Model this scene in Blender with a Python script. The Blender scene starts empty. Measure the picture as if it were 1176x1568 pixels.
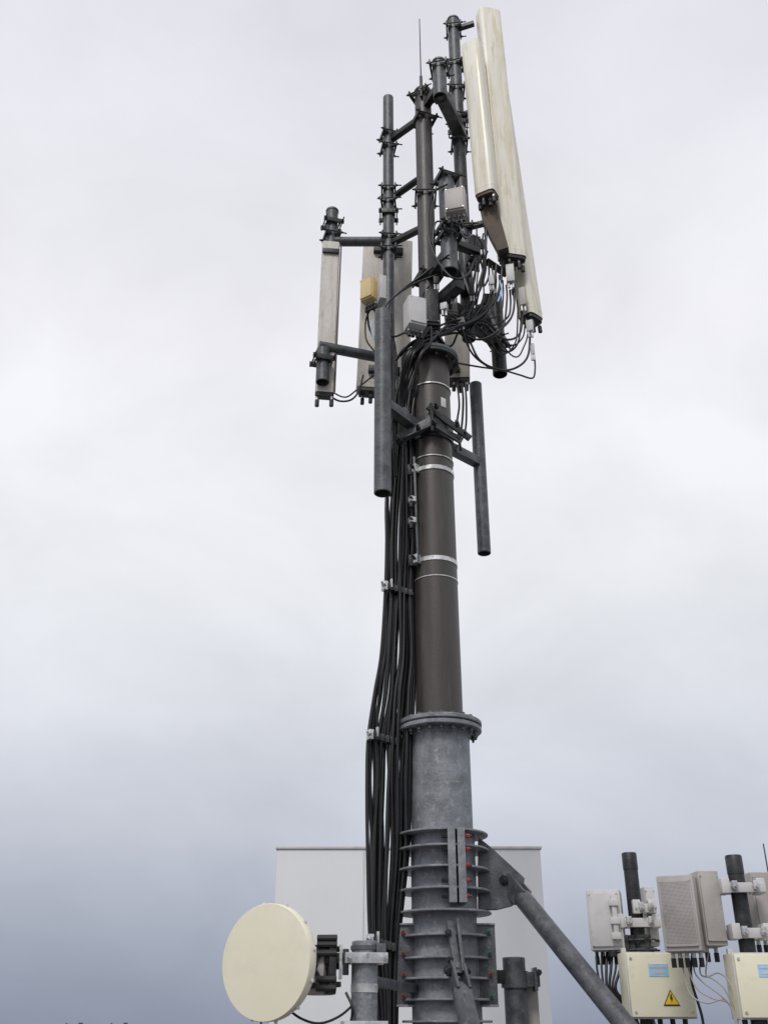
import bpy, bmesh, math, random
from mathutils import Vector, Matrix
random.seed(7)
F=1505.0; TH=math.radians(27.6); CAMZ=1.7
def W(px,py,Y):
    """image pixel coordinates + chosen depth -> world metres (roof surface z=0)"""
    a=math.atan((784-py)/F); phi=TH+a
    return Vector(((px-588)/F*Y*math.cos(a)/math.cos(phi), Y, Y*math.tan(phi)+CAMZ))
def WZ(py,Y): return W(588,py,Y).z
def lin(r,g,b):
    f=lambda c:(c/255/12.92) if c/255<=.04045 else ((c/255+.055)/1.055)**2.4
    return (f(r),f(g),f(b),1)

# ---------------------------------------------------------------- materials
def mat(name,c1,c2,scale=6,rough=.5,metal=0,detail=6,bump=.0,bscale=60,stretch=(1,1,1),contrast=(.35,.65),c3=None,s3=1.2,r3=(.55,.75),spec=.5,st3=None,c4=None,s4=30,r4=(.6,.7)):
    m=bpy.data.materials.new(name); m.use_nodes=True; n=m.node_tree.nodes; l=m.node_tree.links
    p=n['Principled BSDF']; tc=n.new('ShaderNodeTexCoord'); mp=n.new('ShaderNodeMapping'); mp.inputs['Scale'].default_value=stretch
    l.new(tc.outputs['Object'],mp.inputs['Vector'])
    no=n.new('ShaderNodeTexNoise'); no.inputs['Scale'].default_value=scale; no.inputs['Detail'].default_value=detail; no.inputs['Roughness'].default_value=.62
    l.new(mp.outputs[0],no.inputs['Vector'])
    cr=n.new('ShaderNodeValToRGB'); cr.color_ramp.elements[0].position=contrast[0]; cr.color_ramp.elements[1].position=contrast[1]
    cr.color_ramp.elements[0].color=(*c1[:3],1); cr.color_ramp.elements[1].color=(*c2[:3],1)
    l.new(no.outputs[0],cr.inputs[0]); out=cr.outputs[0]
    for cc,ss,rg in((c3,s3,r3),(c4,s4,r4)):
        if not cc: continue
        n3=n.new('ShaderNodeTexNoise'); n3.inputs['Scale'].default_value=ss; n3.inputs['Detail'].default_value=8; n3.inputs['Roughness'].default_value=.7
        l.new(mp.outputs[0],n3.inputs['Vector'])
        if st3:
            m3=n.new('ShaderNodeMapping'); m3.inputs['Scale'].default_value=st3; l.new(tc.outputs['Object'],m3.inputs['Vector']); l.new(m3.outputs[0],n3.inputs['Vector'])
        r=n.new('ShaderNodeMapRange'); r.inputs['From Min'].default_value=rg[0]; r.inputs['From Max'].default_value=rg[1]
        l.new(n3.outputs[0],r.inputs[0])
        mx=n.new('ShaderNodeMix'); mx.data_type='RGBA'; l.new(r.outputs[0],mx.inputs[0]); l.new(out,mx.inputs[6]); mx.inputs[7].default_value=(*cc[:3],1)
        out=mx.outputs[2]
    l.new(out,p.inputs['Base Color'])
    p.inputs['Metallic'].default_value=metal; p.inputs['Specular IOR Level'].default_value=spec
    rr=n.new('ShaderNodeMapRange'); rr.inputs['To Min'].default_value=max(0,rough-.15); rr.inputs['To Max'].default_value=min(1,rough+.18)
    l.new(no.outputs[0],rr.inputs[0]); l.new(rr.outputs[0],p.inputs['Roughness'])
    if bump:
        nb=n.new('ShaderNodeTexNoise'); nb.inputs['Scale'].default_value=bscale; nb.inputs['Detail'].default_value=4
        l.new(tc.outputs['Object'],nb.inputs['Vector'])
        b=n.new('ShaderNodeBump'); b.inputs['Strength'].default_value=bump; b.inputs['Distance'].default_value=.01
        l.new(nb.outputs[0],b.inputs['Height']); l.new(b.outputs[0],p.inputs['Normal'])
    return m
g=lambda v,t=(1,1,1):(v*t[0],v*t[1],v*t[2])
CO=(.95,1.0,1.09)
GALV=mat('galvanised_steel',g(.16,CO),g(.27,CO),scale=7,rough=.5,metal=.15,bump=.3,contrast=(.38,.62),c3=g(.38,CO),s3=18,r3=(.54,.70),c4=g(.10,CO),s4=34,r4=(.6,.72))
DGALV=mat('weathered_galvanised_steel',g(.06,CO),g(.12,CO),scale=10,rough=.45,metal=.2,bump=.25,contrast=(.38,.62),c3=g(.19,CO),s3=22,r3=(.56,.74),c4=(.035,.03,.028),s4=9,r4=(.58,.75))
DARK=mat('dark_steel',g(.016,CO),g(.04,CO),scale=14,rough=.42,metal=.2,bump=.25,c3=g(.09,CO),s3=28,r3=(.58,.74))
WARM=mat('warm_grey_steel',(.052,.048,.048),(.08,.074,.072),scale=6,rough=.45,metal=.1,bump=.2,stretch=(2,2,.7),c3=(.12,.115,.11),s3=15,r3=(.56,.74))
BROWN=mat('brown_grey_paint',(.044,.037,.033),(.066,.056,.050),scale=3.5,rough=.42,stretch=(4,4,.5),bump=.12,c3=(.10,.09,.082),s3=3,r3=(.56,.8),c4=(.03,.025,.023),s4=12,r4=(.6,.75))
CREAM=mat('cream_fibreglass',(.80,.755,.62),(.88,.85,.75),scale=2,rough=.34,stretch=(8,8,.3),contrast=(.42,.58),c3=(.50,.41,.25),s3=9,r3=(.53,.78),c4=(.66,.57,.38),s4=2.2,r4=(.5,.7),st3=(4,4,.35))
GREYP=mat('weathered_grey_fibreglass',(.54,.50,.44),(.68,.65,.60),scale=3,rough=.55,stretch=(6,6,.8),c3=(.15,.10,.065),s3=5,r3=(.58,.74),c4=(.36,.31,.26),s4=20,r4=(.54,.72))
STAINSHADE=mat('brown_stain_and_shade',(.045,.028,.018),(.11,.075,.05),scale=6,rough=.6)  # brown for rust and heat stain, with underside shade put into the colour
RUB=mat('black_cable_jacket',(.006,.006,.007),(.012,.012,.014),scale=8,rough=.38)
BLK=mat('black_plastic',(.012,.012,.014),(.03,.03,.032),scale=10,rough=.5)
SHINY=mat('bright_steel',(.42,.42,.43),(.72,.72,.72),scale=15,rough=.3,metal=.5,c3=(.2,.19,.18),s3=25,r3=(.55,.7))
BOXG=mat('light_grey_enclosure',(.54,.53,.53),(.64,.63,.62),scale=4,rough=.45,c3=(.38,.36,.34),s3=6,r3=(.56,.8),bump=.05)
BEIGE=mat('beige_grey_enclosure',(.37,.34,.32),(.46,.43,.41),scale=4,rough=.5,c3=(.22,.2,.19),s3=6,r3=(.56,.8),bump=.05)
YEL=mat('pale_yellow_enclosure',(.80,.76,.57),(.84,.80,.64),scale=3,rough=.45,c3=(.58,.54,.4),s3=5,r3=(.58,.8))
OCH=mat('ochre_enclosure',(.60,.45,.2),(.74,.60,.32),scale=4,rough=.5,c3=(.4,.3,.14),s3=8,r3=(.55,.75))
RED=mat('red_marker_paint',(.22,.025,.02),(.4,.05,.04),scale=20,rough=.5)
GRN=mat('green_marker_paint',(.02,.12,.06),(.03,.2,.1),scale=20,rough=.5)
WHT=mat('white_panel_cladding',(.68,.69,.71),(.72,.73,.75),scale=1.2,rough=.6,stretch=(1,1,.3),c3=(.63,.64,.66),s3=.8,r3=(.5,.8))
DISH=mat('cream_radome',(.80,.75,.58),(.84,.79,.65),scale=2.5,rough=.5,c3=(.68,.62,.47),s3=60,r3=(.68,.8),c4=(.72,.67,.53),s4=3,r4=(.5,.8))
BLUE=mat('blue_label',(.3,.55,.85),(.4,.65,.9),scale=20,rough=.5)
SIGNY=mat('warning_yellow',(.85,.5,.02),(.9,.6,.03),scale=20,rough=.5)
ROOF=mat('bitumen_roofing',(.10,.10,.10),(.17,.165,.16),scale=1.5,rough=.9,bump=.5,bscale=200)
GRND=mat('ground_land',(.05,.06,.04),(.12,.12,.1),scale=.02,rough=.9)
TOWN=mat('distant_rooftops_brick',(.06,.065,.075),(.12,.12,.13),scale=.05,rough=.9)

# ---------------------------------------------------------------- builders
def empty(name,loc):
    e=bpy.data.objects.new(name,None); e.location=loc; e.empty_display_size=.2
    bpy.context.collection.objects.link(e); return e
class Part:
    def __init__(s,name,parent,mats):
        s.bm=bmesh.new(); s.n=name; s.p=parent; s.m=mats
    def _new(s,verts,faces,mi):
        vs=[s.bm.verts.new(v) for v in verts]; fs=[]
        for f in faces:
            q=s.bm.faces.new([vs[i] for i in f]); q.material_index=mi; fs.append(q)
        return vs,fs
    def lathe(s,p0,ax,prof,mi=0,seg=28,closed=False):
        ax=Vector(ax).normalized(); u=ax.orthogonal().normalized(); v=ax.cross(u); p0=Vector(p0)
        vs=[]
        for r,h in prof:
            for i in range(seg):
                t=2*math.pi*i/seg; vs.append(p0+ax*h+(u*math.cos(t)+v*math.sin(t))*max(r,1e-4))
        fs=[]; n=len(prof)
        for k in range(n if closed else n-1):
            k2=(k+1)%n
            for i in range(seg):
                j=(i+1)%seg; fs.append((k*seg+i,k*seg+j,k2*seg+j,k2*seg+i))
        if not closed:
            fs.append(tuple(range(seg-1,-1,-1))); fs.append(tuple((n-1)*seg+i for i in range(seg)))
        return s._new(vs,fs,mi)
    def cyl(s,a,b,r,mi=0,seg=24,r2=None):
        a=Vector(a);b=Vector(b); L=(b-a).length
        return s.lathe(a,b-a,[(r,0),(r if r2 is None else r2,L)],mi,seg)
    def pipe(s,a,b,r,mi=0,seg=28,dome=False):
        a=Vector(a);b=Vector(b);L=(b-a).length; c=min(.005,r*.1)
        bot=[(r*.87,.10),(r*.87,.001),(r*.89,0),(r-c,0),(r,c)]
        if dome: prof=bot+[(r,L-r*.5),(r*1.10,L-r*.5),(r*1.10,L-r*.2),(r*.95,L),(r*.5,L+r*.15),(0,L+r*.2)]
        else: prof=bot+[(r,L-c),(r-c,L)]
        return s.lathe(a,b-a,prof,mi,seg)
    def box(s,c,size,R=None,mi=0,bev=.003):
        c=Vector(c); R=R or Matrix.Identity(3); x,y,z=[q/2 for q in size]
        V=[c+R@Vector((i*x,j*y,k*z)) for i in(-1,1) for j in(-1,1) for k in(-1,1)]
        vs,fs=s._new(V,[(0,1,3,2),(4,6,7,5),(0,4,5,1),(2,3,7,6),(0,2,6,4),(1,5,7,3)],mi)
        if bev>0:
            es={e for f in fs for e in f.edges}
            r=bmesh.ops.bevel(s.bm,geom=list(es),offset=min(bev,min(size)*.3),segments=2,affect='EDGES',profile=.6)
            for f in r['faces']: f.material_index=mi
    def beam(s,a,b,w,h,mi=0,bev=.004):
        a=Vector(a);b=Vector(b);d=(b-a);L=d.length;d.normalize()
        x=d; y=Vector((0,0,1)).cross(x)
        if y.length<.05: y=Vector((1,0,0))
        y.normalize(); z=x.cross(y)
        R=Matrix((x,y,z)).transposed(); s.box((a+b)/2,(L,w,h),R,mi,bev)
    def prism(s,pts,t,mi=0):
        t=Vector(t); n=len(pts); V=[Vector(p)-t/2 for p in pts]+[Vector(p)+t/2 for p in pts]
        fs=[tuple(range(n)),tuple(range(2*n-1,n-1,-1))]+[(i,i+n,(i+1)%n+n,(i+1)%n) for i in range(n)]
        return s._new(V,fs,mi)
    def bolt(s,p,d,r=.012,L=.03,mi=0):
        p=Vector(p);d=Vector(d).normalized(); s.cyl(p-d*L*.3,p+d*L*.5,r,mi,6); s.cyl(p,p+d*L,r*.5,mi,8)
    def clamp(s,c,r,d,mi=0,h=.045):
        c=Vector(c); d=Vector(d); d.z=0; d.normalize(); e=Vector((-d.y,d.x,0)); R=Matrix((e,d,Vector((0,0,1)))).transposed()
        for k in(-1,1):
            s.box(c+d*k*(r+.012),(2*r+.085,.016,h),R,mi,.003)
            for kk in(-1,1): s.box(c+d*k*(r*.7)+e*kk*(r+.004),(.014,r*.8,h),R,mi,.002)
            q=c+e*k*(r+.026)
            s.cyl(q-d*(r+.05),q+d*(r+.075),.0065,mi,8)
            for kk in(-1,1): s.cyl(q+d*kk*(r+.02),q+d*kk*(r+.036),.013,mi,6)
    def done(s,angle=35):
        bmesh.ops.recalc_face_normals(s.bm,faces=s.bm.faces)
        me=bpy.data.meshes.new(s.n); s.bm.to_mesh(me); s.bm.free()
        for m in s.m: me.materials.append(m)
        for p in me.polygons: p.use_smooth=True
        me.set_sharp_from_angle(angle=math.radians(angle))
        o=bpy.data.objects.new(s.n,me); bpy.context.collection.objects.link(o)
        if s.p:
            o.parent=s.p; o.matrix_parent_inverse=Matrix.Translation(-Vector(s.p.location))
        return o
def rotz(a): return Matrix.Rotation(a,3,'Z')
def catmull(P,n=8):
    P=[Vector(p) for p in P]; Q=[P[0]*2-P[1]]+P+[P[-1]*2-P[-2]]; out=[]
    for i in range(1,len(Q)-2):
        for k in range(n):
            t=k/n; a,b,c,d=Q[i-1],Q[i],Q[i+1],Q[i+2]
            out.append(.5*((2*b)+(c-a)*t+(2*a-5*b+4*c-d)*t*t+(3*b-a-3*c+d)*t**3))
    out.append(P[-1]); return out
def cables(name,parent,paths,mat_):
    cu=bpy.data.curves.new(name,'CURVE'); cu.dimensions='3D'; cu.bevel_depth=1; cu.bevel_resolution=3; cu.use_fill_caps=True
    for pts,r in paths:
        q=catmull(pts); sp=cu.splines.new('POLY'); sp.points.add(len(q)-1)
        for i,v in enumerate(q): sp.points[i].co=(*v,1); sp.points[i].radius=r
        sp.use_smooth=True
    cu.materials.append(mat_)
    o=bpy.data.objects.new(name,cu); bpy.context.collection.objects.link(o)
    if parent: o.parent=parent; o.matrix_parent_inverse=Matrix.Translation(-Vector(parent.location))
    return o

MX,MY=.40,7.0
def M(z): return Vector((MX,MY,z))
# ================================================================ MAST
mast=empty('antenna_mast',(MX,MY,0))
p=Part('lower_tube',mast,[GALV,DGALV])
zf=WZ(1116,MY)
p.box((MX,MY,.015),(.9,.9,.03),mi=1)
p.lathe(M(.03),(0,0,1),[(.211,0),(.211,zf-.05-.03)],0,64)
p.done()
p=Part('tube_flange_joint',mast,[GALV,DGALV])
p.lathe(M(zf-.035),(0,0,1),[(.205,0),(.292,0),(.300,.006),(.300,.028),(.294,.034),(.205,.034)],0,72)
p.lathe(M(zf+.006),(0,0,1),[(.16,0),(.296,0),(.303,.006),(.303,.028),(.297,.034),(.16,.034)],0,72)
for i in range(20):
    t=2*math.pi*i/20; q=Vector((MX+.258*math.cos(t),MY+.258*math.sin(t),zf-.035)); p.cyl(q-Vector((0,0,.028)),q,.017,1,6); p.cyl(q-Vector((0,0,.045)),q,.009,1,8)
    q.z=zf+.04; p.cyl(q,q+Vector((0,0,.02)),.017,1,6)
p.lathe(M(zf-.075),(0,0,1),[(.213,0),(.222,.038)],0,64)
p.done()
zc=WZ(556,MY)
p=Part('middle_tube',mast,[BROWN,SHINY,DARK,BOXG])
p.lathe(M(zf+.037),(0,0,1),[(.172,0),(.163,zc-zf-.04)],0,64)
p.lathe(M(zf+.039),(0,0,1),[(.16,0),(.186,0),(.176,.02),(.16,.02)],0,64)
for py,hh,mi in((715,.035,1),(697,.008,1),(854,.035,1),(881,.008,1),(586,.01,1)):
    z=WZ(py,MY-.16); p.lathe(M(z-hh/2),(0,0,1),[(.16,0),(.1735,0),(.1735,hh),(.16,hh)],mi,64)
    if hh>.02:
        q=Vector((MX-.15,MY-.13,z)); p.box(q,(.05,.05,.07),rotz(.8),1); p.bolt(q+Vector((-.02,-.03,0)),(-.5,-1,0),.014,.05,2); p.box(q+Vector((-.03,0,-.01)),(.06,.02,.09),None,2)
t=-.95; p.box(M(WZ(620,MY-.1))+Vector((math.cos(t),math.sin(t),0))*.166,(.006,.05,.09),rotz(t),3,.001)
p.done()
p=Part('head_collar',mast,[DARK,BROWN,DGALV])
p.lathe(M(zc-.03),(0,0,1),[(.16,0),(.245,0),(.25,.004),(.25,.03),(.16,.03)],0,56)
p.lathe(M(zc+.003),(0,0,1),[(.07,0),(.245,0),(.25,.004),(.25,.03),(.245,.034),(.07,.034)],2,56)
for i in range(14):
    t=2*math.pi*i/14; q=Vector((MX+.212*math.cos(t),MY+.212*math.sin(t),zc-.03)); p.cyl(q-Vector((0,0,.03)),q+Vector((0,0,.1)),.013,0,6)
p.lathe(M(zc+.036),(0,0,1),[(.15,0),(.125,.14),(.105,.16),(.105,.62),(.09,.64)],0,40)
for i in range(6):
    t=math.pi*i/3+.3; d=Vector((math.cos(t),math.sin(t),0)); p.prism([M(zc+.036)+d*.1,M(zc+.036)+d*.23,M(zc+.24)+d*.1],Vector((-d.y,d.x,0))*.012,0)
p.done()
zt=WZ(140,MY)
p=Part('upper_tube',mast,[WARM,DARK])
p.pipe(M(zc+.5),M(zt),.083,0,40,dome=True)
p.clamp(M(WZ(150,MY)),.083,(1,-.6,0),1,.06); p.clamp(M(WZ(186,MY)),.083,(1,.4,0),1,.06); p.clamp(M(WZ(303,MY)),.083,(1,0,0),1)
p.clamp(M(WZ(428,MY)),.085,(1,.4,0),1,.07)
p.done()
wa=Part('whip_antenna',None,[DARK,SHINY])
b0=Vector((MX-.02,MY-.1,WZ(140,MY))); wa.cyl(b0-Vector((0,0,.2)),b0+Vector((0,0,.1)),.016,0,12); wa.cyl(b0+Vector((0,0,.1)),Vector((MX-.02,MY-.1,WZ(42,MY))),.007,0,8,.005); wa.box(b0-Vector((0,-.02,.1)),(.05,.06,.04)); wa.done()

# ---- base clamps
def ringpart(p,z,r0,r1,t,mi,gap=0):
    p.lathe(M(z),(0,0,1),[(r0,0),(r1-.003,0),(r1,.003),(r1,t-.003),(r1-.003,t),(r0,t)],mi,64)
p=Part('base_clamp',mast,[DGALV,GALV,RED,GRN,DARK])
ys=[1272,1296,1328,1361,1395]
for y in ys: ringpart(p,WZ(y,MY-.25),.205,.310,.014,1)
p.lathe(M(WZ(1397,MY-.25)-.0),(0,0,1),[(.218,0),(.218,WZ(1272,MY-.25)-WZ(1397,MY-.25))],1,64)
zt1,zb1=WZ(1268,6.7),WZ(1382,6.7)
for k,xx in enumerate((692,707)):
    q=W(xx,1320,6.7); p.box((q.x,6.745,(zt1+zb1)/2),(.05,.13,zt1-zb1),None,1,.004)
for y in(1280,1300,1325,1348,1372):
    q=W(717,y,6.71); p.cyl(q-Vector((.02,0,0)),q+Vector((.008,0,0)),.014,2,6); p.cyl(q,q+Vector((.022,0,0)),.008,4,8)
    q=W(681,y,6.71); p.cyl(q-Vector((.02,0,0)),q+Vector((.02,0,0)),.014,4,6)
ys2=[1432,1467,1499,1532,1566]
for y in ys2: ringpart(p,WZ(y,MY-.25),.205,.285,.014,1)
p.lathe(M(WZ(1600,6.75)),(0,0,1),[(.222,0),(.222,WZ(1412,6.75)-WZ(1600,6.75))],1,64)
zt2,zb2=WZ(1415,6.9),WZ(1540,6.9)
for sx,mm in((-1,2),(1,3)):
    cx=MX+sx*.262
    p.box((cx,6.93,(zt2+zb2)/2),(.115,.022,zt2-zb2),None,0,.003)
    p.box((cx,6.97,(zt2+zb2)/2),(.115,.022,zt2-zb2),None,0,.003)
    for y in(1428,1460,1492,1526):
        z=WZ(y,6.9); q=Vector((cx+sx*.015,6.918,z)); p.cyl(q,q-Vector((0,.014,0)),.016,mm if y!=1492 else 2,6); p.cyl(q,q-Vector((0,.035,0)),.010,4,8)
    for z in(zt2,zb2): p.box((cx-.0*sx,6.95,z),(.12,.09,.012),None,1,.002)
L=[W(a,b,6.97) for a,b in((733,1283),(752,1298),(803,1345),(800,1366),(786,1386),(762,1392),(733,1393))]
p.prism(L,(0,.018,0),0)
p.prism([v+Vector((0,.07,0)) for v in L],(0,.018,0),0)
p.done()
def brace(name,piv,foot,r):
    p=Part(name,mast,[DGALV,DARK,GALV]); piv=Vector(piv);foot=Vector(foot); d=(foot-piv).normalized()
    s=Vector((0,0,1)).cross(d).normalized()
    up=s.cross(d)
    for k in(-1,1):
        o=s*k*.035
        p.prism([piv-d*.05+up*.03+o,piv-d*.06-up*.02+o,piv-up*.055+o,piv+d*.16-up*.06+o,piv+d*.16+up*.06+o,piv+up*.055+o],s*.016,0)
    p.cyl(piv-s*.08,piv+s*.08,.02,1,12)
    for k in(-1,1): p.cyl(piv+s*k*.045,piv+s*k*.065,.034,1,6)
    p.lathe(piv+d*.1,d,[(.03,0),(r,.06),(r,(foot-piv).length-.1)],0,32)
    p.box((foot.x,foot.y,.012),(.3,.3,.024),None,0)
    return p.done()
piv=W(779,1349,7.0); e=W(955,1568,6.45); d=(e-piv); foot=piv+d*((.02-piv.z)/d.z)
brace('right_brace',piv,foot,.062)
piv=W(692,1432,6.66); e=W(722,1568,6.3); d=(e-piv); foot=piv+d*((.02-piv.z)/d.z)
o=brace('front_brace',W(700,1486,6.52),foot,.06)
p=Part('front_brace_lug',mast,[DGALV,DARK])
a=W(688,1412,6.74); c=W(702,1492,6.5)
p.beam(a,c,.045,.03,0); p.beam(a+Vector((.05,0,0)),c+Vector((.03,0,0)),.02,.07,0); p.bolt(W(686,1428,6.66),(0,-1,0),.022,.05,1); p.bolt(W(690,1470,6.55),(-.5,-1,0),.02,.05,1)
p.done()
brace('rear_brace',(MX-.3,MY+.35,2.2),(MX-1.2,MY+1.6,.02),.06)

# ---------------------------------------------------------------- stand-off frames
A=Vector((.045,7.25,0)); Bp=Vector((-.01,6.5,0)); C=Vector((.838,7.45,0))
fr=empty('antenna_mounting_frame',(MX,MY,5.5))
p=Part('front_pole',fr,[DGALV,DARK]); p.pipe((Bp.x,Bp.y,WZ(756,6.5)),(Bp.x,Bp.y,WZ(478,6.5)),.067,0,36); p.done()
p=Part('rear_pole',fr,[DGALV,DARK]); p.pipe((C.x,C.y,WZ(848,7.45)),(C.x,C.y,WZ(588,7.45)),.056,0,32); p.done()
z1=WZ(652,6.84)
p=Part('standoff_arms',fr,[DARK,DGALV])
p.lathe(M(z1-.1),(0,0,1),[(.16,0),(.18,0),(.18,.2),(.16,.2)],0,48)
p.beam(M(z1)+Vector((-.12,-.12,0)),(Bp.x,Bp.y,z1),.09,.08,1)
p.beam(M(z1-.02)+Vector((.12,.12,0)),(C.x,C.y,z1),.08,.08,1)
p.beam(W(612,672,6.8),W(662,645,6.78),.02,.09,1); p.beam(W(655,622,6.8),W(720,672,6.9),.02,.06,0)
p.beam(W(618,625,6.8),W(640,672,6.8),.03,.05,0); p.beam(W(660,650,6.78),W(705,672,6.82),.03,.035,0)
for a,b in(((606,676),(664,650)),((660,618),(662,660)),((668,655),(705,678))):
    p.cyl(W(*a,6.76),W(*b,6.76),.014,0,10)
for q in((612,676),(664,648),(668,622),(700,650),(640,655),(712,665)): p.bolt(W(*q,6.76),(-.2,-1,-.1),.022,.07,0)
p.beam(W(603,640,6.7),W(606,730,6.8),.03,.03,0)
p.done()
p=Part('left_pole',fr,[DGALV,DARK])
p.pipe((A.x,A.y,WZ(600,7.25)),(A.x,A.y,WZ(150,7.25)),.055,0,32)
for y,dd in((228,(1,.2,0)),(293,(1,0,0)),(312,(1,-.1,0)),(366,(1,.1,0)),(385,(1,0,0)),(208,(1,.3,0)),(330,(0,1,0))): p.clamp((A.x,A.y,WZ(y,7.25)),.055,dd,1,.05)
zz=WZ(216,7.25); p.beam((A.x+.04,A.y-.03,zz),(MX-.07,MY,zz),.06,.06,1)
zz=WZ(297,7.2); p.cyl((A.x+.04,A.y,zz),(MX-.05,MY,zz),.035,1,16)
zz=WZ(369,7.2); p.beam((A.x,A.y,zz),(MX,MY,zz+.0),.06,.05,1)
p.done()
p=Part('left_outrigger',fr,[DGALV,DARK])
t1=W(509,322,7.25); t0=W(507,384,7.25); p.pipe(t0,t1,.058,0,28,dome=True)
b1=W(496,535,7.25); b0=W(494,586,7.02); b1n=W(495,535,7.02)
p.cyl(t0,b1,.045,0,20)
p.pipe(b0,b1n,.058,0,28)
z=WZ(370,7.25); p.pipe((A.x,7.25,z),(t0.x-.05,7.25,z),.047,0,24)
z=WZ(535,7.1); p.pipe((A.x,7.25,z),(b1.x-.03,7.05,z),.047,0,24)
p.clamp(W(509,344,7.25),.058,(.3,-1,0),1,.05); p.clamp(W(494,553,7.02),.058,(.3,-1,0),1,.05); p.clamp(W(508,362,7.25),.055,(1,.3,0),1,.05)
p.done()
K=W(673,120,6.7); Lx=.775
p=Part('right_upper_frame',fr,[DGALV,DARK])
kz1,kz0=WZ(95,6.7),WZ(150,6.7)
p.pipe((K.x,6.7,kz0),(K.x,6.7,kz1),.07,0,28,dome=True)
p.clamp((K.x,6.7,WZ(106,6.7)),.07,(1,-.2,0),1,.06)
zz=WZ(140,6.8); p.beam((K.x,6.7,zz-.03),M(zz-.03),.07,.08,1)
zz=WZ(142,6.7)
p.beam((K.x,6.7,zz),(Lx+.02,7.22,zz),.12,.11,0)
lp0,lp1=WZ(520,7.22),WZ(30,7.22)
p.pipe((Lx,7.22,lp0),(Lx,7.22,lp1),.064,0,28,dome=True)
for y,dd in((46,(1,-.1,0)),(102,(1,-.3,0)),(140,(1,0,0)),(182,(1,.2,0)),(194,(0,1,0)),(222,(1,0,0)),(352,(1,0,0))): p.clamp((Lx,7.22,WZ(y,7.22)),.064,dd,1,.06)
for y in(46,98,178,350):
    zz=WZ(y,7.22); p.beam((Lx,7.22,zz),(Lx+.22,7.14,zz),.05,.05,1)
j0,j1=W(691,417,6.6),W(681,270,6.6); JX=.5*(j0.x+j1.x); p.pipe((JX,6.6,j0.z),(JX,6.6,j1.z),.074,0,30,dome=True)
for y in(275,352,366): p.clamp((JX,6.6,WZ(y,6.6)),.074,(1,.4,0),1,.05)
zz=WZ(385,6.6); p.beam((JX,6.6,zz),M(zz),.09,.09,1); p.beam((JX,6.6,zz),(Lx,7.22,zz),.08,.08,1)
q0=W(672,440,7.0); q1=W(762,520,7.55)
p.beam((q0.x,q0.y,q1.z),q1,.12,.13,1)
p.beam((q0.x,q0.y,q1.z),(JX+.1,6.75,q1.z),.1,.1,1)
p.pipe((q1.x,q1.y,WZ(574,7.55)),(q1.x,q1.y,WZ(455,7.55)),.068,1,28)
p.beam(W(735,470,7.1),W(760,520,7.45),.1,.1,1); p.beam(W(700,375,6.9),W(745,392,6.95),.08,.06,1)
p.beam(W(775,420,7.2),W(745,400,7.0),.05,.05,1)
p.clamp((q1.x,q1.y,WZ(525,7.55)),.068,(1,-.5,0),1,.06)
p.done()

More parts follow.
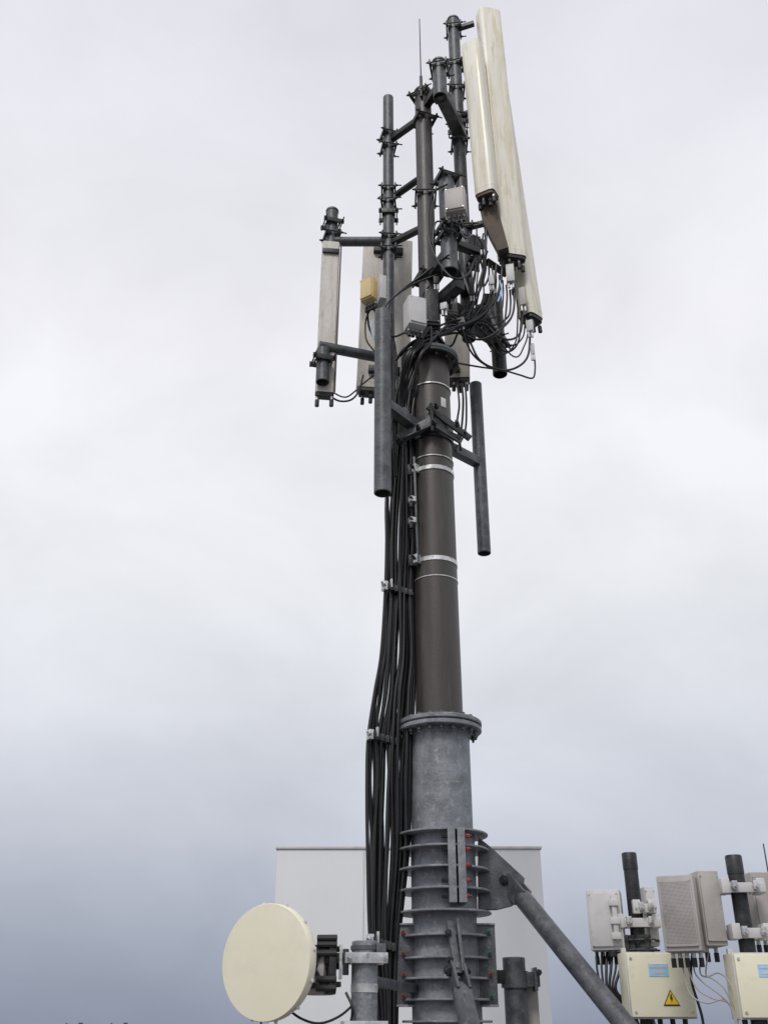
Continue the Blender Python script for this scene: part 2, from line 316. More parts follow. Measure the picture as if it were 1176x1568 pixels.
# ================================================================ PANEL ANTENNAS
def panel(name,top,bot,w,dep,face,mats,conn=4,bracket=None,flat=False):
    top=Vector(top);bot=Vector(bot); e=empty(name,(top+bot)/2)
    ax=(top-bot); L=ax.length; ax.normalize(); f=Vector((*face,0)); f=(f-ax*f.dot(ax)).normalized(); s=ax.cross(f)
    sec=[]
    if flat:
        c=.012
        sec=[(w/2,dep/2-c,0),(w/2-c,dep/2,0),(-w/2+c,dep/2,0),(-w/2,dep/2-c,0),(-w/2,-dep*.4,0),(-w/2+.012,-dep*.42,0),(w/2-.012,-dep*.42,0),(w/2,-dep*.4,0)]
    else:
        n=16
        for i in range(n+1):
            t=math.pi*i/n; c=math.cos(t);sn=math.sin(t)
            sec.append((w/2*math.copysign(abs(c)**.42,c), dep*.12+dep*.42*abs(sn)**.55,0))
        sec+=[(-w/2,-dep*.3,0),(-w/2+.015,-dep*.35,1),(w/2-.015,-dep*.35,1),(w/2,-dep*.3,0)]
    p=Part('radome',e,[mats[0],mats[1],mats[2]])
    rows=[(0,.98),(.012,1),(L*.25,1),(L*.5,1),(L*.75,1),(L-.012,1),(L-.003,.97),(L,.9)]
    m=len(sec); V=[];Fc=[]
    for h,k in rows:
        for x,y,_ in sec: V.append(bot+ax*h+s*x*k+f*y*k)
    for r in range(len(rows)-1):
        for i in range(m):
            j=(i+1)%m; Fc.append((r*m+i,r*m+j,(r+1)*m+j,(r+1)*m+i))
    Fc.append(tuple(range((len(rows)-1)*m,len(rows)*m)))
    p._new(V,Fc,0)
    V=[]
    for h,k in((-.035,.9),(.008,.9)):
        for x,y,_ in sec: V.append(bot+ax*h+s*x*k+f*y*k)
    Fc=[(i,(i+1)%m,m+(i+1)%m,m+i) for i in range(m)]+[tuple(range(m))]
    p._new(V,Fc,2)
    p._new([bot+ax*.004+s*x*.975+f*y*.975 for x,y,_ in sec],[tuple(range(m))],2)
    V=[]
    for h,k in((.06,1.0),(.062,1.012),(.075,1.012),(.077,1.0)):
        for x,y,_ in sec: V.append(bot+ax*h+s*x*k+f*y*k)
    p._new(V,[(r*m+i,r*m+(i+1)%m,(r+1)*m+(i+1)%m,(r+1)*m+i) for r in range(3) for i in range(m)],0)
    p.done(30)
    p=Part('connectors',e,[SHINY,BLK,DARK])
    for i in range(conn):
        x=(i-(conn-1)/2)*w*.75/max(1,conn-1) if conn>1 else 0
        q=bot+s*x+f*dep*(.05+.2*(i%2)); p.cyl(q-ax*.03,q-ax*.075,.014,0,12); p.cyl(q-ax*.07,q-ax*.13,.019,1,12)
    if bracket:
        for h in bracket:
            q=bot+ax*(L*h); p.box(q-f*(dep*.35+.03),(w*.6,.06,.07),Matrix((s,f,ax)).transposed(),2); p.cyl(q-f*dep*.3-s*w*.3,q-f*dep*.3+s*w*.3,.012,2,8)
    p.done()
    return e
P1=panel('cellular_panel_antenna',W(723,72,6.85),W(746,302,6.85),.20,.17,(-.45,-.85),[CREAM,GREYP,STAINSHADE],4,(.1,.9))
P2=panel('cellular_panel_antenna',W(747,22,7.05),W(784,398,7.05),.25,.16,(.2,-.95),[CREAM,GREYP,BLK],5,(.1,.9))
P3=panel('cellular_panel_antenna',W(752,75,7.25),W(811,490,7.25),.2,.18,(.7,-.75),[CREAM,GREYP,BLK],4,(.1,.9))
p=Part('shade_stain_wedge',P1,[STAINSHADE,CREAM])  # dark wedge standing in for rear bracket shadow and heat-stained underside
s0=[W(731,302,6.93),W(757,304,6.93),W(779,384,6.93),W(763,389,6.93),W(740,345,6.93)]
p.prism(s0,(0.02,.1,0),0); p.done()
PL=panel('cellular_panel_antenna',W(507,374,7.12),W(497,604,7.12),.165,.09,(.12,-1),[GREYP,GREYP,BLK],2,(.1,.9),flat=True)
p=Part('edge_channel',PL,[STAINSHADE,DARK])
p.beam(W(522.5,376,7.09),W(512.5,600,7.09),.014,.010,0,.002)
p.box(W(507,384,7.06),(.16,.02,.05),rotz(.1),1,.004)
p.done()
PE=panel('cellular_panel_antenna',W(594,372,7.75),W(586,600,7.75),.5,.16,(-.1,1),[GREYP,BEIGE,BLK],6,(.1,.9),flat=True)
PF=panel('cellular_panel_antenna',W(700,470,7.75),W(700,584,7.75),.24,.14,(-.1,-1),[GREYP,GREYP,BLK],4,None,flat=True)
p=Part('mounting_bars',PE,[DARK])
for y in(400,560):
    zz=WZ(y,7.5); p.beam((A.x,7.25,zz),(A.x,7.7,zz),.05,.05,0)
p.done()
p=Part('mounting_bars',PF,[DARK]); zz=WZ(540,7.4); p.beam((MX+.05,7.1,zz),(W(700,540,7.75).x,7.72,zz),.06,.06,0); p.done()

# ================================================================ RADIO UNITS
def radio(name,c,size,yaw,body,fin=None,conn=4,handle=True,perf=0):
    c=Vector(c); e=empty(name,c); R=rotz(yaw); w,d,h=size; fin=fin or body
    p=Part('housing',e,[body,fin,SHINY,BLK])
    p.box(c,(w,d,h),R,0,.012)
    p.box(c+R@Vector((0,-d/2-.006,0)),(w*.86,.014,h*.88),R,0,.004)
    if perf:
        nx,nz=(11,22) if perf==1 else (24,46); ds=.0075 if perf==1 else .003
        for i in range(nx):
            for k in range(nz):
                q=c+R@Vector((-w*.39+i*w*.78/(nx-1),-d/2-.0125,-h*.4+k*h*.8/(nz-1))); p.box(q,(ds,.003,ds),R,3,0)
    for i in range(int(w/.025)):
        x=-w/2+.02+i*(w-.04)/max(1,int(w/.025)-1)
        p.box(c+R@Vector((x,d/2+.018,0)),(.005,.04,h*.9),R,1,0)
    for sx in(-1,1):
        for sz in(-1,1): p.cyl(c+R@Vector((sx*w*.40,-d/2-.01,sz*h*.42)),c+R@Vector((sx*w*.40,-d/2-.017,sz*h*.42)),.005,2,8)
    for i in range(conn):
        x=-w/2+(i+.7)*w/(conn+.4); q=c+R@Vector((x,0,-h/2)); p.cyl(q,q-Vector((0,0,.035)),.012,2,10); p.cyl(q-Vector((0,0,.03)),q-Vector((0,0,.08)),.015,3,10)
    if handle:
        for sx in(-1,1): p.box(c+R@Vector((sx*(w/2-.03),0,h/2+.014)),(.012,d*.5,.028),R,0,.003)
        p.box(c+R@Vector((0,0,h/2+.026)),(w-.05,d*.5,.008),R,0,.003)
    p.done(); return e
radio('remote_radio_unit',W(698,312,6.38),(.18,.12,.27),-.25,BEIGE,handle=False)
r=radio('remote_radio_unit',W(635,483,6.65),(.16,.15,.30),.35,BOXG,DARK,handle=False)
radio('remote_radio_unit',W(660,478,6.85),(.12,.16,.4),.1,DARK,handle=False)
r=radio('remote_radio_unit',W(568,448,6.95),(.14,.14,.24),-.6,OCH,BOXG,handle=False)
p=Part('side_cover',r,[BOXG]); q=W(583,447,6.9); p.box(q,(.06,.16,.26),rotz(.3),0,.006); p.done()
radio('remote_radio_unit',W(724,385,7.0),(.12,.12,.3),.3,DARK,handle=False)
radio('remote_radio_unit',W(690,468,7.1),(.10,.12,.28),.2,BEIGE,None,handle=False)
p=Part('antenna_filter_units',fr,[BOXG,BLK,SHINY,BEIGE])
for (x,y,Y,ww,hh,m) in((781,420,7.0,.075,.2,0),(800,455,7.05,.06,.2,3),(766,372,7.0,.06,.14,1),(811,500,7.1,.06,.12,0),(693,445,6.9,.05,.16,0),(722,440,6.9,.05,.2,1),(655,470,6.8,.05,.14,1),(745,460,7.1,.07,.12,1),(815,535,7.15,.035,.12,0),(752,430,6.95,.05,.1,0),(706,492,6.9,.06,.06,3),(680,470,6.75,.06,.07,0),(668,430,6.8,.05,.08,1),(738,375,6.8,.04,.12,1)):
    q=W(x,y,Y); p.box(q,(ww,ww*.8,hh),rotz(random.uniform(-.5,.5)),m,.006)
    for k in(-1,1): p.cyl(q+Vector((k*ww*.25,0,-hh/2)),q+Vector((k*ww*.25,0,-hh/2-.06)),.011,2,8)
p.done()

# ================================================================ CABLES
fc=empty('feeder_cables',(MX-.3,MY-.05,3))
Yr=[545,600,660,760,830,905,1000,1060,1130,1200,1300,1440,1568]
Lf=[628,608,603,592,592,590,584,574,564,562,563,567,580]
Rt=[655,640,634,636,634,632,634,634,630,628,624,610,606]
paths=[]; n=25
for i in range(n):
    f=i/(n-1); pts=[]; ph=random.uniform(0,6); yo=random.uniform(-.1,.12)
    for k,y in enumerate(Yr):
        ff=min(1,max(0,f+.06*math.sin(ph+k*1.1)+random.uniform(-.015,.015)))
        if k in(5,8): ff=f
        if i==0: ff=0
        px=Lf[k]+(Rt[k]-Lf[k])*ff**.8
        pts.append(W(px,y,6.98+yo+.02*math.sin(ph+k)))
    l=pts[-1]; pts+= [Vector((l.x-.02,l.y,.8)),Vector((l.x-.05,l.y+.1,.05)),Vector((l.x-.6,l.y+.8,.03))]
    paths.append((pts,random.choice([.011,.013,.015,.017])))
cables('coax_runs',fc,paths,RUB)
p=Part('cable_brackets',fc,[DGALV,SHINY,BLK])
def cbr(y,x0,x1,Y=6.93):
    a=W(x0,y,Y); b=W(x1,y+12,Y+.02)
    p.beam(a,b,.035,.04,0)
    for i in range(6):
        q=a.lerp(b,(i+.5)/6); p.box(q+Vector((0,-.03,0)),(.03,.05,.05),None,2,.004)
    p.box(a+Vector((-.005,-.03,0)),(.035,.06,.07),rotz(.4),1,.004); p.bolt(a+Vector((-.01,-.06,.0)),(-.4,-1,.2),.018,.05,1)
    p.box(a+Vector((.045,-.05,.015)),(.012,.03,.07),rotz(.4),1,.003)
cbr(900,590,632); cbr(1127,568,612); cbr(1440,568,606,6.9)
for y in(765,797): 
    q=W(631,y,6.84); p.box(q,(.05,.05,.045),rotz(.4),1,.004); p.box(q+Vector((-.01,-.01,-.05)),(.025,.03,.05),None,2); p.bolt(q,(-.3,-1,0),.016,.06,2)
p.beam(W(634,700,6.85),W(640,860,6.85),.02,.02,0); 
p.done()

jc=empty('jumper_cables',(MX+.2,MY,5.6))
J=[]
def jp(lst,r=.008,Y=None):
    J.append(([W(a,b,c) for a,b,c in lst],r))
jp([(818,545,7.2),(819,565,7.15),(815,579,7.15),(795,574,7.1),(770,567,7.1),(735,562,7.1),(700,556,7.0)],.008)
jp([(812,505,7.2),(808,545,7.15),(790,563,7.1),(765,566,7.1),(735,552,7.0),(718,520,7.0)],.010)
jp([(800,470,7.1),(796,510,7.1),(775,520,7.0),(752,505,7.0),(735,480,7.0),(742,450,7.0)],.010)
jp([(788,430,7.05),(785,480,7.0),(765,505,6.95),(735,520,6.95),(700,510,6.95),(668,516,6.9)],.010)
jp([(770,400,7.0),(762,450,7.0),(735,485,6.95),(700,500,6.85),(665,512,6.8),(632,524,6.8),(612,545,6.9)],.014)
jp([(760,405,7.0),(752,455,7.0),(725,490,6.95),(690,507,6.85),(655,520,6.8),(622,532,6.85),(606,552,6.9)],.013)
jp([(745,340,6.9),(742,400,6.9),(728,450,6.9),(715,485,6.9),(690,492,6.85),(660,505,6.8)],.01)
jp([(738,470,6.95),(722,490,6.95),(708,500,6.9),(690,498,6.85),(672,507,6.8)],.012)
jp([(685,282,6.5),(664,295,6.55),(656,330,6.6),(658,370,6.6),(672,402,6.55),(694,426,6.5),(716,420,6.6),(728,395,6.8)],.009)
jp([(690,345,6.5),(668,340,6.6),(663,370,6.6),(668,400,6.6),(688,390,6.5)],.008)
jp([(703,345,6.4),(712,365,6.4),(725,360,6.5),(738,375,6.7),(740,410,6.8)],.007)
jp([(594,478,6.7),(600,458,6.8),(620,440,6.8),(642,425,6.8),(665,408,6.8),(690,400,6.8)],.010)
jp([(588,500,6.7),(590,470,6.7),(612,448,6.75),(640,432,6.8),(672,420,6.8)],.009)
jp([(572,472,7.0),(585,500,7.0),(603,515,6.95),(620,510,6.85),(632,516,6.7)],.009)
jp([(562,470,7.0),(565,500,7.1),(574,520,7.1)],.009); 
jp([(566,475,7.0),(560,492,7.1),(561,520,7.1),(575,540,7.1)],.008)
jp([(495,596,7.15),(505,606,7.15),(520,614,7.15),(538,612,7.15),(550,598,7.3),(556,575,7.4)],.009)
jp([(500,590,7.15),(514,603,7.15),(530,608,7.15),(545,598,7.2),(553,590,7.3),(572,575,7.3)],.007)
jp([(700,512,6.9),(690,530,7.0),(668,525,6.9),(645,520,6.8)],.009)
jp([(705,500,6.9),(722,540,7.0),(745,560,7.1),(762,567,7.2)],.009)
jp([(657,438,6.9),(648,450,6.9),(650,470,6.9),(640,455,6.7)],.008)
jp([(700,588,7.6),(703,620,7.3),(700,650,7.2),(706,690,7.2)],.009)
jp([(712,586,7.6),(714,620,7.4),(712,660,7.3),(698,690,7.1)],.009)
jp([(707,588,7.6),(709,610,7.4),(708,640,7.3),(704,680,7.1)],.01)
rnd=random.Random(11)
for i in range(13):
    f=i/12; x0=742+f*66; y0=392+(x0-742)*1.35; Y0=6.95+.25*f
    xb=728+f*52+rnd.uniform(-6,6); yb=min(548,y0+rnd.uniform(38,75)); 
    jp([(x0,y0,Y0),(x0+1,y0+22,Y0),(x0-3-4*rnd.random(),yb-8,Y0-.02),(xb,yb+rnd.uniform(0,10),Y0-.05),(.5*xb+350+rnd.uniform(-8,8),505+rnd.uniform(-14,14),6.98),(692+rnd.uniform(-10,10),494+rnd.uniform(-12,14),6.9)],rnd.choice([.007,.009,.011]))
for i in range(6):
    x0=rnd.uniform(728,748); jp([(x0,345+rnd.uniform(0,30),6.9),(x0+rnd.uniform(-6,6),390,6.92),(x0-rnd.uniform(0,10),430,6.95),(x0-rnd.uniform(5,20),465,6.95),(705,485+rnd.uniform(-8,8),6.9)],rnd.choice([.007,.009]))
for i in range(7):
    x=rnd.uniform(612,645); jp([(rnd.uniform(640,700),rnd.uniform(495,515),6.8),(x+15,525,6.75),(x,545,6.72),(x-8,580,6.8),(x-10,620,6.9),(x-12,680,6.92)],.011)
for i in range(6):
    x=rnd.uniform(597,612); jp([(rnd.uniform(575,600),rnd.uniform(478,500),6.95),(x,530,6.98),(x+rnd.uniform(-4,4),600,7.0),(x+rnd.uniform(-4,4),680,7.0),(x-5,760,7.0)],.008)
cables('jumpers',jc,J,RUB)
cables('label_tails',jc,[([W(765,430,6.97),W(768,446,6.96),W(762,462,6.95)],.008),([W(571,492,6.95),W(569,505,6.95),W(573,520,6.95)],.006)],BLUE)

# ================================================================ MICROWAVE DISH
dc=W(406,1472,5.3); dish=empty('microwave_dish',dc)
nrm=Vector((-.50,-.86,-.02)).normalized(); R_=.266
p=Part('radome_and_drum',dish,[DISH,BOXG,DARK])
p.lathe(dc,nrm,[(R_*.55,-.10),(R_*.9,-.075),(R_*.985,-.06),(R_,-.05),(R_,-.006),(R_*.99,0),(R_*.6,.006),(0,.009)],0,72)
p.lathe(dc,nrm,[(.05,-.16),(.1,-.14),(R_*.6,-.102),(R_*.6,-.098)],2,40)
for i in range(12):
    t=2*math.pi*i/12; u=nrm.orthogonal().normalized(); v=nrm.cross(u); q=dc-nrm*.04+(u*math.cos(t)+v*math.sin(t))*(R_+.004); p.box(q,(.016,.016,.016),None,1)
p.done()
px_=W(558,1500,5.5).x
p=Part('feed_and_bracket',dish,[DARK,BLK,SHINY,BEIGE,DGALV])
hub=dc-nrm*.13
p.cyl(hub,hub-nrm*.12,.095,0,28); p.cyl(hub-nrm*.12,hub-nrm*.15,.075,3,28)
for k in(-1,0,1): p.cyl(hub+Vector((0,0,k*.1))+nrm*.02,hub+Vector((0,0,k*.1))-nrm*.1,.03,1,10)
rr=W(492,1480,5.5)
for z in(.09,.0,-.09): p.beam(rr+Vector((-.07,0,z)),rr+Vector((.1,.02,z*.9)),.06,.025,0)
p.box(rr+Vector((.05,0,0)),(.04,.12,.26),rotz(.2),0,.01); p.box(rr+Vector((-.02,.05,-.03)),(.12,.14,.2),rotz(-.3),3,.015)
for z in(.13,.1,.06,-.06,-.1): p.cyl(rr+Vector((-.02,-.05,z)),rr+Vector((.08,-.06,z)),.016,1,10)
p.beam(rr+Vector((-.1,-.03,.11)),rr+Vector((.02,-.03,-.1)),.02,.02,0); p.beam(rr+Vector((-.1,-.03,-.11)),rr+Vector((.02,-.03,.1)),.02,.02,0)
p.box(rr+Vector((.1,-.04,.02)),(.015,.03,.16),rotz(.1),2,.003); p.box(rr+Vector((.125,-.02,.02)),(.03,.06,.12),None,0,.003)
zc1=WZ(1468,5.5)
p.clamp((px_,5.5,zc1),.066,(.15,-1,0),2,.05); p.beam((px_-.2,5.48,zc1),(px_-.07,5.48,zc1),.04,.05,0)
p.clamp((px_,5.5,WZ(1572,5.5)),.066,(.15,-1,0),2,.05)
p.done()
cables('dish_cable',dish,[([W(438,1543,5.45),W(462,1560,5.4),W(490,1567,5.4),W(520,1556,5.45),W(545,1535,5.5)],.006),([W(400,1553,5.4),W(402,1585,5.4),W(420,1650,5.45),W(520,1700,5.5)],.005),([W(530,1520,5.45),W(540,1545,5.42),W(535,1575,5.45)],.007)],RUB)
p=Part('dish_support_post',None,[GALV,DGALV,DARK,SHINY])
zt_=WZ(1441,5.5); p.pipe((px_,5.5,.02),(px_,5.5,zt_),.066,0,36); p.box((px_,5.5,.012),(.3,.3,.02),None,1)
p.lathe((px_,5.5,WZ(1455,5.5)),(0,0,1),[(.06,0),(.072,0),(.072,.02),(.06,.02)],1,36)
z=WZ(1520,5.5); p.lathe((px_,5.5,z),(0,0,1),[(.06,0),(.0685,0),(.0685,.04),(.06,.04)],3,36)
p.beam((px_,5.56,WZ(1500,5.5)),(MX-.2,MY-.05,WZ(1500,5.5)+.0),.05,.05,1)
p.box((px_+.085,5.47,WZ(1460,5.5)),(.05,.03,.09),None,1); p.done()

pp=empty('short_pipe_support',W(788,1500,7.3))
p=Part('pipes',pp,[DGALV,DARK,BEIGE])
q=W(786,1466,7.2); p.pipe((q.x,7.2,.02),(q.x,7.2,q.z),.075,0,32); p.lathe((q.x,7.2,WZ(1500,7.2)-.05),(0,0,1),[(.07,0),(.09,0),(.09,.1),(.07,.1)],0,32)
p.beam((q.x,7.2,WZ(1500,7.2)),(q.x+.16,7.2,WZ(1500,7.2)),.1,.09,0); p.box((q.x+.13,7.18,WZ(1500,7.2)),(.02,.14,.14),None,0); p.bolt((q.x+.15,7.12,WZ(1490,7.2)),(0,-1,0),.02,.05,1)
p.box((q.x+.09,7.3,WZ(1540,7.3)),(.14,.03,.4),None,2); p.beam((q.x,7.2,WZ(1496,7.2)),(q.x-.3,7.15,WZ(1496,7.2)),.08,.08,1)
p.done()

# ================================================================ EQUIPMENT ROOM behind
eq=empty('rooftop_equipment_room',(.24,11.2,0))
x0,x1=W(425,1297,10).x,W(827,1303,10).x; zt3=WZ(1300,10)
p=Part('walls',eq,[WHT]); p.box(((x0+x1)/2,11.25,zt3/2),(x1-x0,2.5,zt3),None,0,.01); p.done()
p=Part('parapet_cap',eq,[BOXG,DGALV,WHT]); p.box(((x0+x1)/2,11.25,zt3+.012),(x1-x0+.03,2.53,.024),None,0,.004)
for k in(.33,.66): p.box((x0+(x1-x0)*k,9.998,zt3/2),(.010,.006,zt3-.03),None,0,0)
p.done()

# ================================================================ RIGHT RADIO CLUSTERS
def cluster(X,Y,ztop):
    po=empty('equipment_post',(X,Y,0)); p=Part('post',po,[DARK,SHINY,DGALV])
    p.pipe((X,Y,.02),(X,Y,ztop),.047,0,28); p.lathe((X,Y,ztop-.1),(0,0,1),[(.04,0),(.05,0),(.05,.1),(.046,.108),(0,.11)],0,28)
    p.box((X,Y,.012),(.3,.3,.02),None,2)
    p.done()
    return po
X1=1.663; po1=cluster(X1,7.0,WZ(1308,7.0))
def whitebracket(po,X,Y,py,w):
    p=Part('clamp_bracket',po,[BOXG,DARK,SHINY]); z=WZ(py,Y-.1)
    p.box((X,Y-.07,z),(w,.03,.055),rotz(-.08),0,.004); p.box((X,Y+.06,z),(w,.03,.05),rotz(-.08),0,.004)
    for k in(-1,1):
        p.box((X+k*w*.42,Y-.02,z+.01),(.05,.14,.085),rotz(-.08),0,.006); q=Vector((X+k*w*.25,Y-.1,z)); p.bolt(q,(0,-1,0),.02,.05,2); p.box(q+Vector((0,0.01,.02)),(.03,.05,.03),None,2,.003)
        p.cyl((X+k*.065,Y-.1,z),(X+k*.065,Y+.1,z),.007,2,8)
    p.done()
whitebracket(po1,X1+.0,7.0,1412,.28)
whitebracket(po1,X1+.05,7.0,1390,.12)
r=radio('remote_radio_unit',W(928,1410,7.05),(.22,.2,.37),-.28,BOXG,None,conn=5,handle=False)
p=Part('side_brackets',r,[BOXG,SHINY]); q=W(941,1405,6.9)
for dz in(.09,-.02,-.11): p.box(q+Vector((0,0,dz)),(.06,.05,.04),rotz(-.2),0,.004)
p.box(q,(.03,.03,.27),None,0,.004); p.done()
r=radio('remote_radio_unit',W(990,1405,7.14),(.07,.2,.37),.1,BOXG,None,conn=2,handle=False)
def cabinet(c,size,yaw,name='electrical_cabinet',sign=True):
    c=Vector(c); e=empty(name,c); R=rotz(yaw); w,d,h=size
    p=Part('case',e,[YEL,BOXG,BLK,BLUE,SIGNY,SHINY]); p.box(c,(w,d,h),R,0,.014); p.box(c+R@Vector((0,-d/2-.012,0)),(w*.97,.026,h*.95),R,0,.01)
    p.box(c+R@Vector((0,-d/2+.003,0)),(w*1.005,.006,h*1.0),R,1,.002)
    fy=-d/2-.0255
    for sx in(-1,1):
        for sz in(-1,1): p.cyl(c+R@Vector((sx*w*.43,fy,sz*h*.4)),c+R@Vector((sx*w*.43,fy-.006,sz*h*.4)),.008,5,10)
    if sign:
        p.box(c+R@Vector((-w*.02,fy-.001,h*.22)),(w*.3,.003,h*.19),R,3,0); p.box(c+R@Vector((-w*.02,fy-.003,h*.27)),(w*.26,.002,h*.03),R,1,0); p.box(c+R@Vector((-w*.02,fy-.003,h*.19)),(w*.2,.002,h*.05),R,1,0)
        def tri(s,y,m,cx=w*.12,cz=-h*.2): 
            p.prism([c+R@Vector((cx+s*a,y,cz+s*b)) for a,b in((-1,-.8),(1,-.8),(0,.95))],R@Vector((0,.002,0)),m)
        tri(.052,fy-.002,2); tri(.042,fy-.005,4)
        z=[(-.1,.5),(.12,.55),(.02,.1),(.22,.1),(-.08,-.6),(0,-.12),(-.2,-.1)]
        p.prism([c+R@Vector((w*.12+.042*a,fy-.008,-h*.2+.042*b)) for a,b in z],R@Vector((0,.002,0)),2)
    for i in range(5): 
        q=c+R@Vector((-w*.38+i*w*.19,0,-h/2)); p.cyl(q,q-Vector((0,0,.04)),.016,2,10)
    for sx in(-1,1): p.box(c+R@Vector((sx*w*.45,0,h/2+.012)),(.03,.03,.03),R,1,.003)
    p.done(); return e
cabinet(W(1004,1509,6.85),(.415,.17,.375),.06)
cb=[]
for i in range(6):
    cb.append(([W(913+i*8,1458,7.03),W(914+i*7,1485,7.0),W(922+i*4,1512,6.98),W(940+i*3,1530,6.98),W(965+i*6,1550,7.0),W(985+i*6,1640,7.0)],random.choice([.007,.009,.011])))
cables('radio_cables',po1,cb,RUB)
p=Part('post_fittings',po1,[DARK,SHINY]); p.clamp((X1,7.0,WZ(1440,7)),.047,(1,-.4,0),0,.06); p.clamp((X1,7.0,WZ(1455,7)),.047,(1,-.4,0),0,.06)
p.beam((X1-.2,6.98,WZ(1462,7)),(X1+.2,6.98,WZ(1462,7)),.03,.03,0); p.done()
X2=W(1122,1312,6.3).x; po2=cluster(X2,6.3,WZ(1312,6.3))
whitebracket(po2,X2+.01,6.3,1358,.25); whitebracket(po2,X2+.02,6.3,1428,.22)
radio('remote_radio_unit',W(1043,1400,6.35),(.215,.22,.42),-.42,BEIGE,BOXG,conn=5,handle=False,perf=2)
r=radio('remote_radio_unit',W(1080,1393,6.42),(.13,.24,.42),.05,BEIGE,BOXG,conn=2,handle=False)
radio('remote_radio_unit',W(1162,1388,6.55),(.15,.2,.38),.1,BEIGE,BOXG,conn=3,handle=False)
cabinet(W(1172,1510,6.3),(.40,.17,.345),.0)
cb=[]
for i in range(5):
    cb.append(([W(1040+i*11,1458,6.4),W(1045+i*9,1482+i*3,6.38),W(1056+i*11,1522-i*8,6.35),W(1082+i*9,1536-i*7,6.3),W(1112+i*4,1532+i*6,6.3),W(1130,1580,6.3)],.0045))
cables('radio_cables',po2,cb,BEIGE)
cables('radio_power_cables',po2,[([W(1060,1455,6.4),W(1058,1500,6.4),W(1075,1560,6.4),W(1080,1620,6.4)],.008),([W(1150,1450,6.5),W(1148,1475,6.4),W(1130,1490,6.35)],.007)],RUB)
wa=Part('whip_antenna',None,[DARK]); a=W(1168,1292,6.6); wa.cyl((a.x,6.6,1.2),(a.x,6.6,a.z),.008,0,8,.004); wa.cyl((a.x,6.6,0),(a.x,6.6,1.6),.02,0,12); wa.done()

# ================================================================ SETTING
roof=Part('rooftop',None,[ROOF,BOXG])
roof.box((0,6,-.2),(34,30,.4),None,0,.01)
for c,s in(((0,20.9,.2),(34,.3,.5)),((-16.9,6,.2),(.3,29.5,.5)),((16.9,6,.2),(.3,29.5,.5)),((0,-8.9,.2),(34,.3,.5))): roof.box((c[0],c[1],c[2]-.05),s,None,1,.01)
roof.done()
bl=Part('apartment_block',None,[BEIGE,BLK,BOXG])
bl.box((0,6,-13.3),(33.6,29.6,25.8),None,0,.02)
for fl in range(8):
    for i in range(10):
        bl.box((-15+i*3.33,-8.81,-2.2-fl*3),(1.4,.04,1.5),None,1,.01); bl.box((-15+i*3.33,20.81,-2.2-fl*3),(1.4,.04,1.5),None,1,.01)
bl.done()
gp=Part('ground',None,[GRND]); gp._new([(-4000,-4000,-26.2),(4000,-4000,-26.2),(4000,4000,-26.2),(-4000,4000,-26.2)],[(0,1,2,3)],0); gp.done()
tw=Part('distant_town',None,[TOWN]); rr_=random.Random(5)
for i in range(260):
    x=rr_.uniform(-330,330); y=rr_.uniform(380,620); w=rr_.uniform(8,26); h=rr_.uniform(15,26) 
    tw.box((x,y,-26+h/2),(w,rr_.uniform(8,16),h),None,0,0)
    if rr_.random()<.6:
        z=-26+h; tw.prism([(x-w/2,y,z),(x+w/2,y,z),(x,y,z+rr_.uniform(1,2.2))],(0,9,0),0)
    for k in range(2):
        if rr_.random()<.5: xx=x+rr_.uniform(-w/2.2,w/2.2); tw.box((xx,y,-26+h+1),(.9,.9,2.2),None,0,0)
for x in(-139,-108,-92,96): 
    tw.box((x,395,-12),(1.2,1.2,29.4),None,0,0); tw.box((x+3,395,-12.2),(7,6,28.7),None,0,0); tw.box((x-5,395,-12),(.5,.5,29.2),None,0,0)
tw.done()

# ================================================================ WORLD, SUN, CAMERA
w=bpy.data.worlds.new('World'); bpy.context.scene.world=w; w.use_nodes=True; n=w.node_tree.nodes; l=w.node_tree.links
bg=n['Background']; bg.inputs['Strength'].default_value=.1
sky=n.new('ShaderNodeTexSky'); sky.sky_type='NISHITA'; sky.sun_disc=False; sky.sun_elevation=math.radians(48); sky.sun_rotation=math.radians(198); sky.dust_density=3
tc=n.new('ShaderNodeTexCoord'); sp=n.new('ShaderNodeSeparateXYZ'); l.new(tc.outputs['Generated'],sp.inputs[0])
cr=n.new('ShaderNodeValToRGB'); e=cr.color_ramp.elements
stops=[(0,(146,154,173)),(.06,(165,172,188)),(.15,(195,199,211)),(.25,(219,222,230)),(.36,(235,237,242)),(.55,(242,242,247)),(.70,(237,236,243)),(.84,(224,223,232)),(1,(228,229,235))]
e[0].position=0; e[0].color=lin(*stops[0][1]); e[1].position=1; e[1].color=lin(*stops[-1][1])
for pos,c in stops[1:-1]:
    q=e.new(pos); q.color=lin(*c)
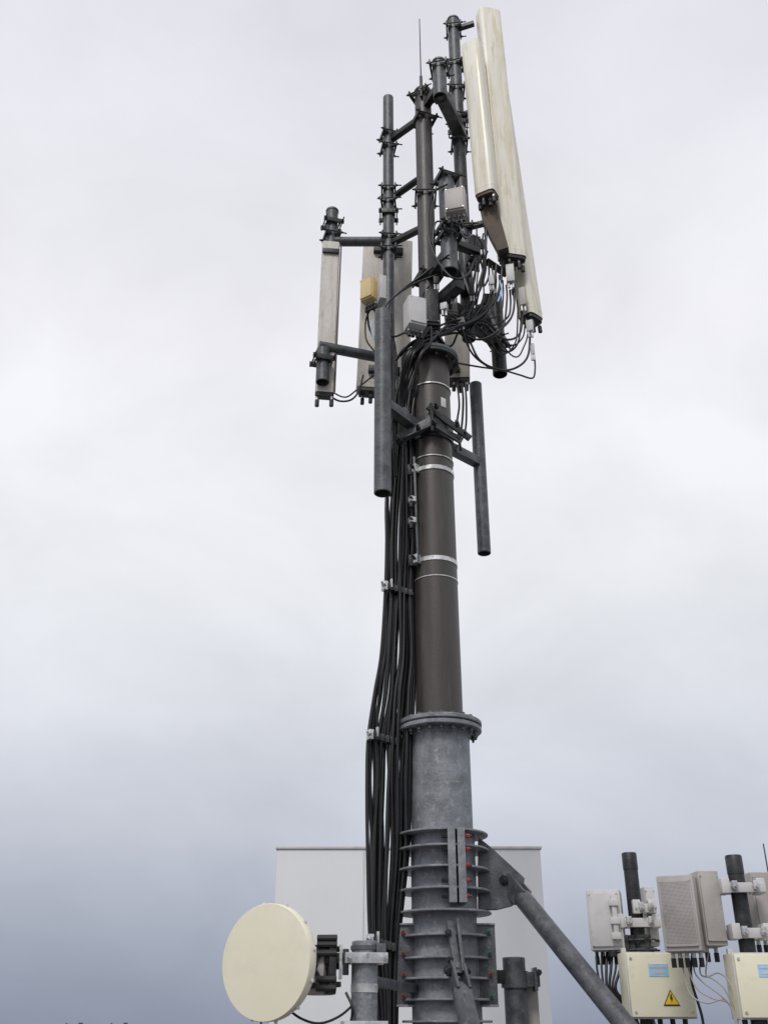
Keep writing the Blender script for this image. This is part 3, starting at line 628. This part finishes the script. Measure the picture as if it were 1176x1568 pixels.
mp=n.new('ShaderNodeMapping'); mp.inputs['Scale'].default_value=(1,1,1.5); mp.inputs['Location'].default_value=(3.3,1.2,.4); mp.inputs['Rotation'].default_value=(0,.5,0); l.new(tc.outputs['Generated'],mp.inputs[0])
no=n.new('ShaderNodeTexNoise'); no.inputs['Scale'].default_value=3.4; no.inputs['Detail'].default_value=8; no.inputs['Roughness'].default_value=.52; no.inputs['Distortion'].default_value=.35; l.new(mp.outputs[0],no.inputs['Vector'])
ma=n.new('ShaderNodeMath'); ma.operation='MULTIPLY_ADD'; ma.inputs[1].default_value=.06; ma.inputs[2].default_value=-.03; l.new(no.outputs[0],ma.inputs[0])
ad=n.new('ShaderNodeMath'); ad.operation='ADD'; l.new(sp.outputs[2],ad.inputs[0]); l.new(ma.outputs[0],ad.inputs[1]); l.new(ad.outputs[0],cr.inputs[0])
mr=n.new('ShaderNodeMapRange'); mr.inputs['From Min'].default_value=.3; mr.inputs['From Max'].default_value=.64; mr.inputs['To Min'].default_value=9.3; mr.inputs['To Max'].default_value=10.9; l.new(no.outputs[0],mr.inputs[0])
vm=n.new('ShaderNodeVectorMath'); vm.operation='SCALE'; l.new(cr.outputs[0],vm.inputs[0]); l.new(mr.outputs[0],vm.inputs['Scale'])
mx=n.new('ShaderNodeMix'); mx.data_type='RGBA'; mx.inputs[0].default_value=.95; l.new(sky.outputs[0],mx.inputs[6]); l.new(vm.outputs[0],mx.inputs[7]); l.new(mx.outputs[2],bg.inputs['Color'])
sd=bpy.data.lights.new('sun','SUN'); sd.energy=1.5; sd.angle=math.radians(14); sd.color=(1,.97,.93)
so=bpy.data.objects.new('sun',sd); so.rotation_euler=(math.radians(42),0,math.radians(-18)); bpy.context.collection.objects.link(so)
cd=bpy.data.cameras.new('camera'); co=bpy.data.objects.new('camera',cd); bpy.context.collection.objects.link(co)
co.location=(0,0,CAMZ); co.rotation_euler=(math.radians(90)+TH,0,0); cd.sensor_fit='VERTICAL'; cd.sensor_height=36; cd.lens=36*F/1568; cd.clip_end=9000; cd.clip_start=.05
sc=bpy.context.scene; sc.camera=co; sc.view_settings.view_transform='Standard'; sc.view_settings.look='None'; sc.view_settings.exposure=0
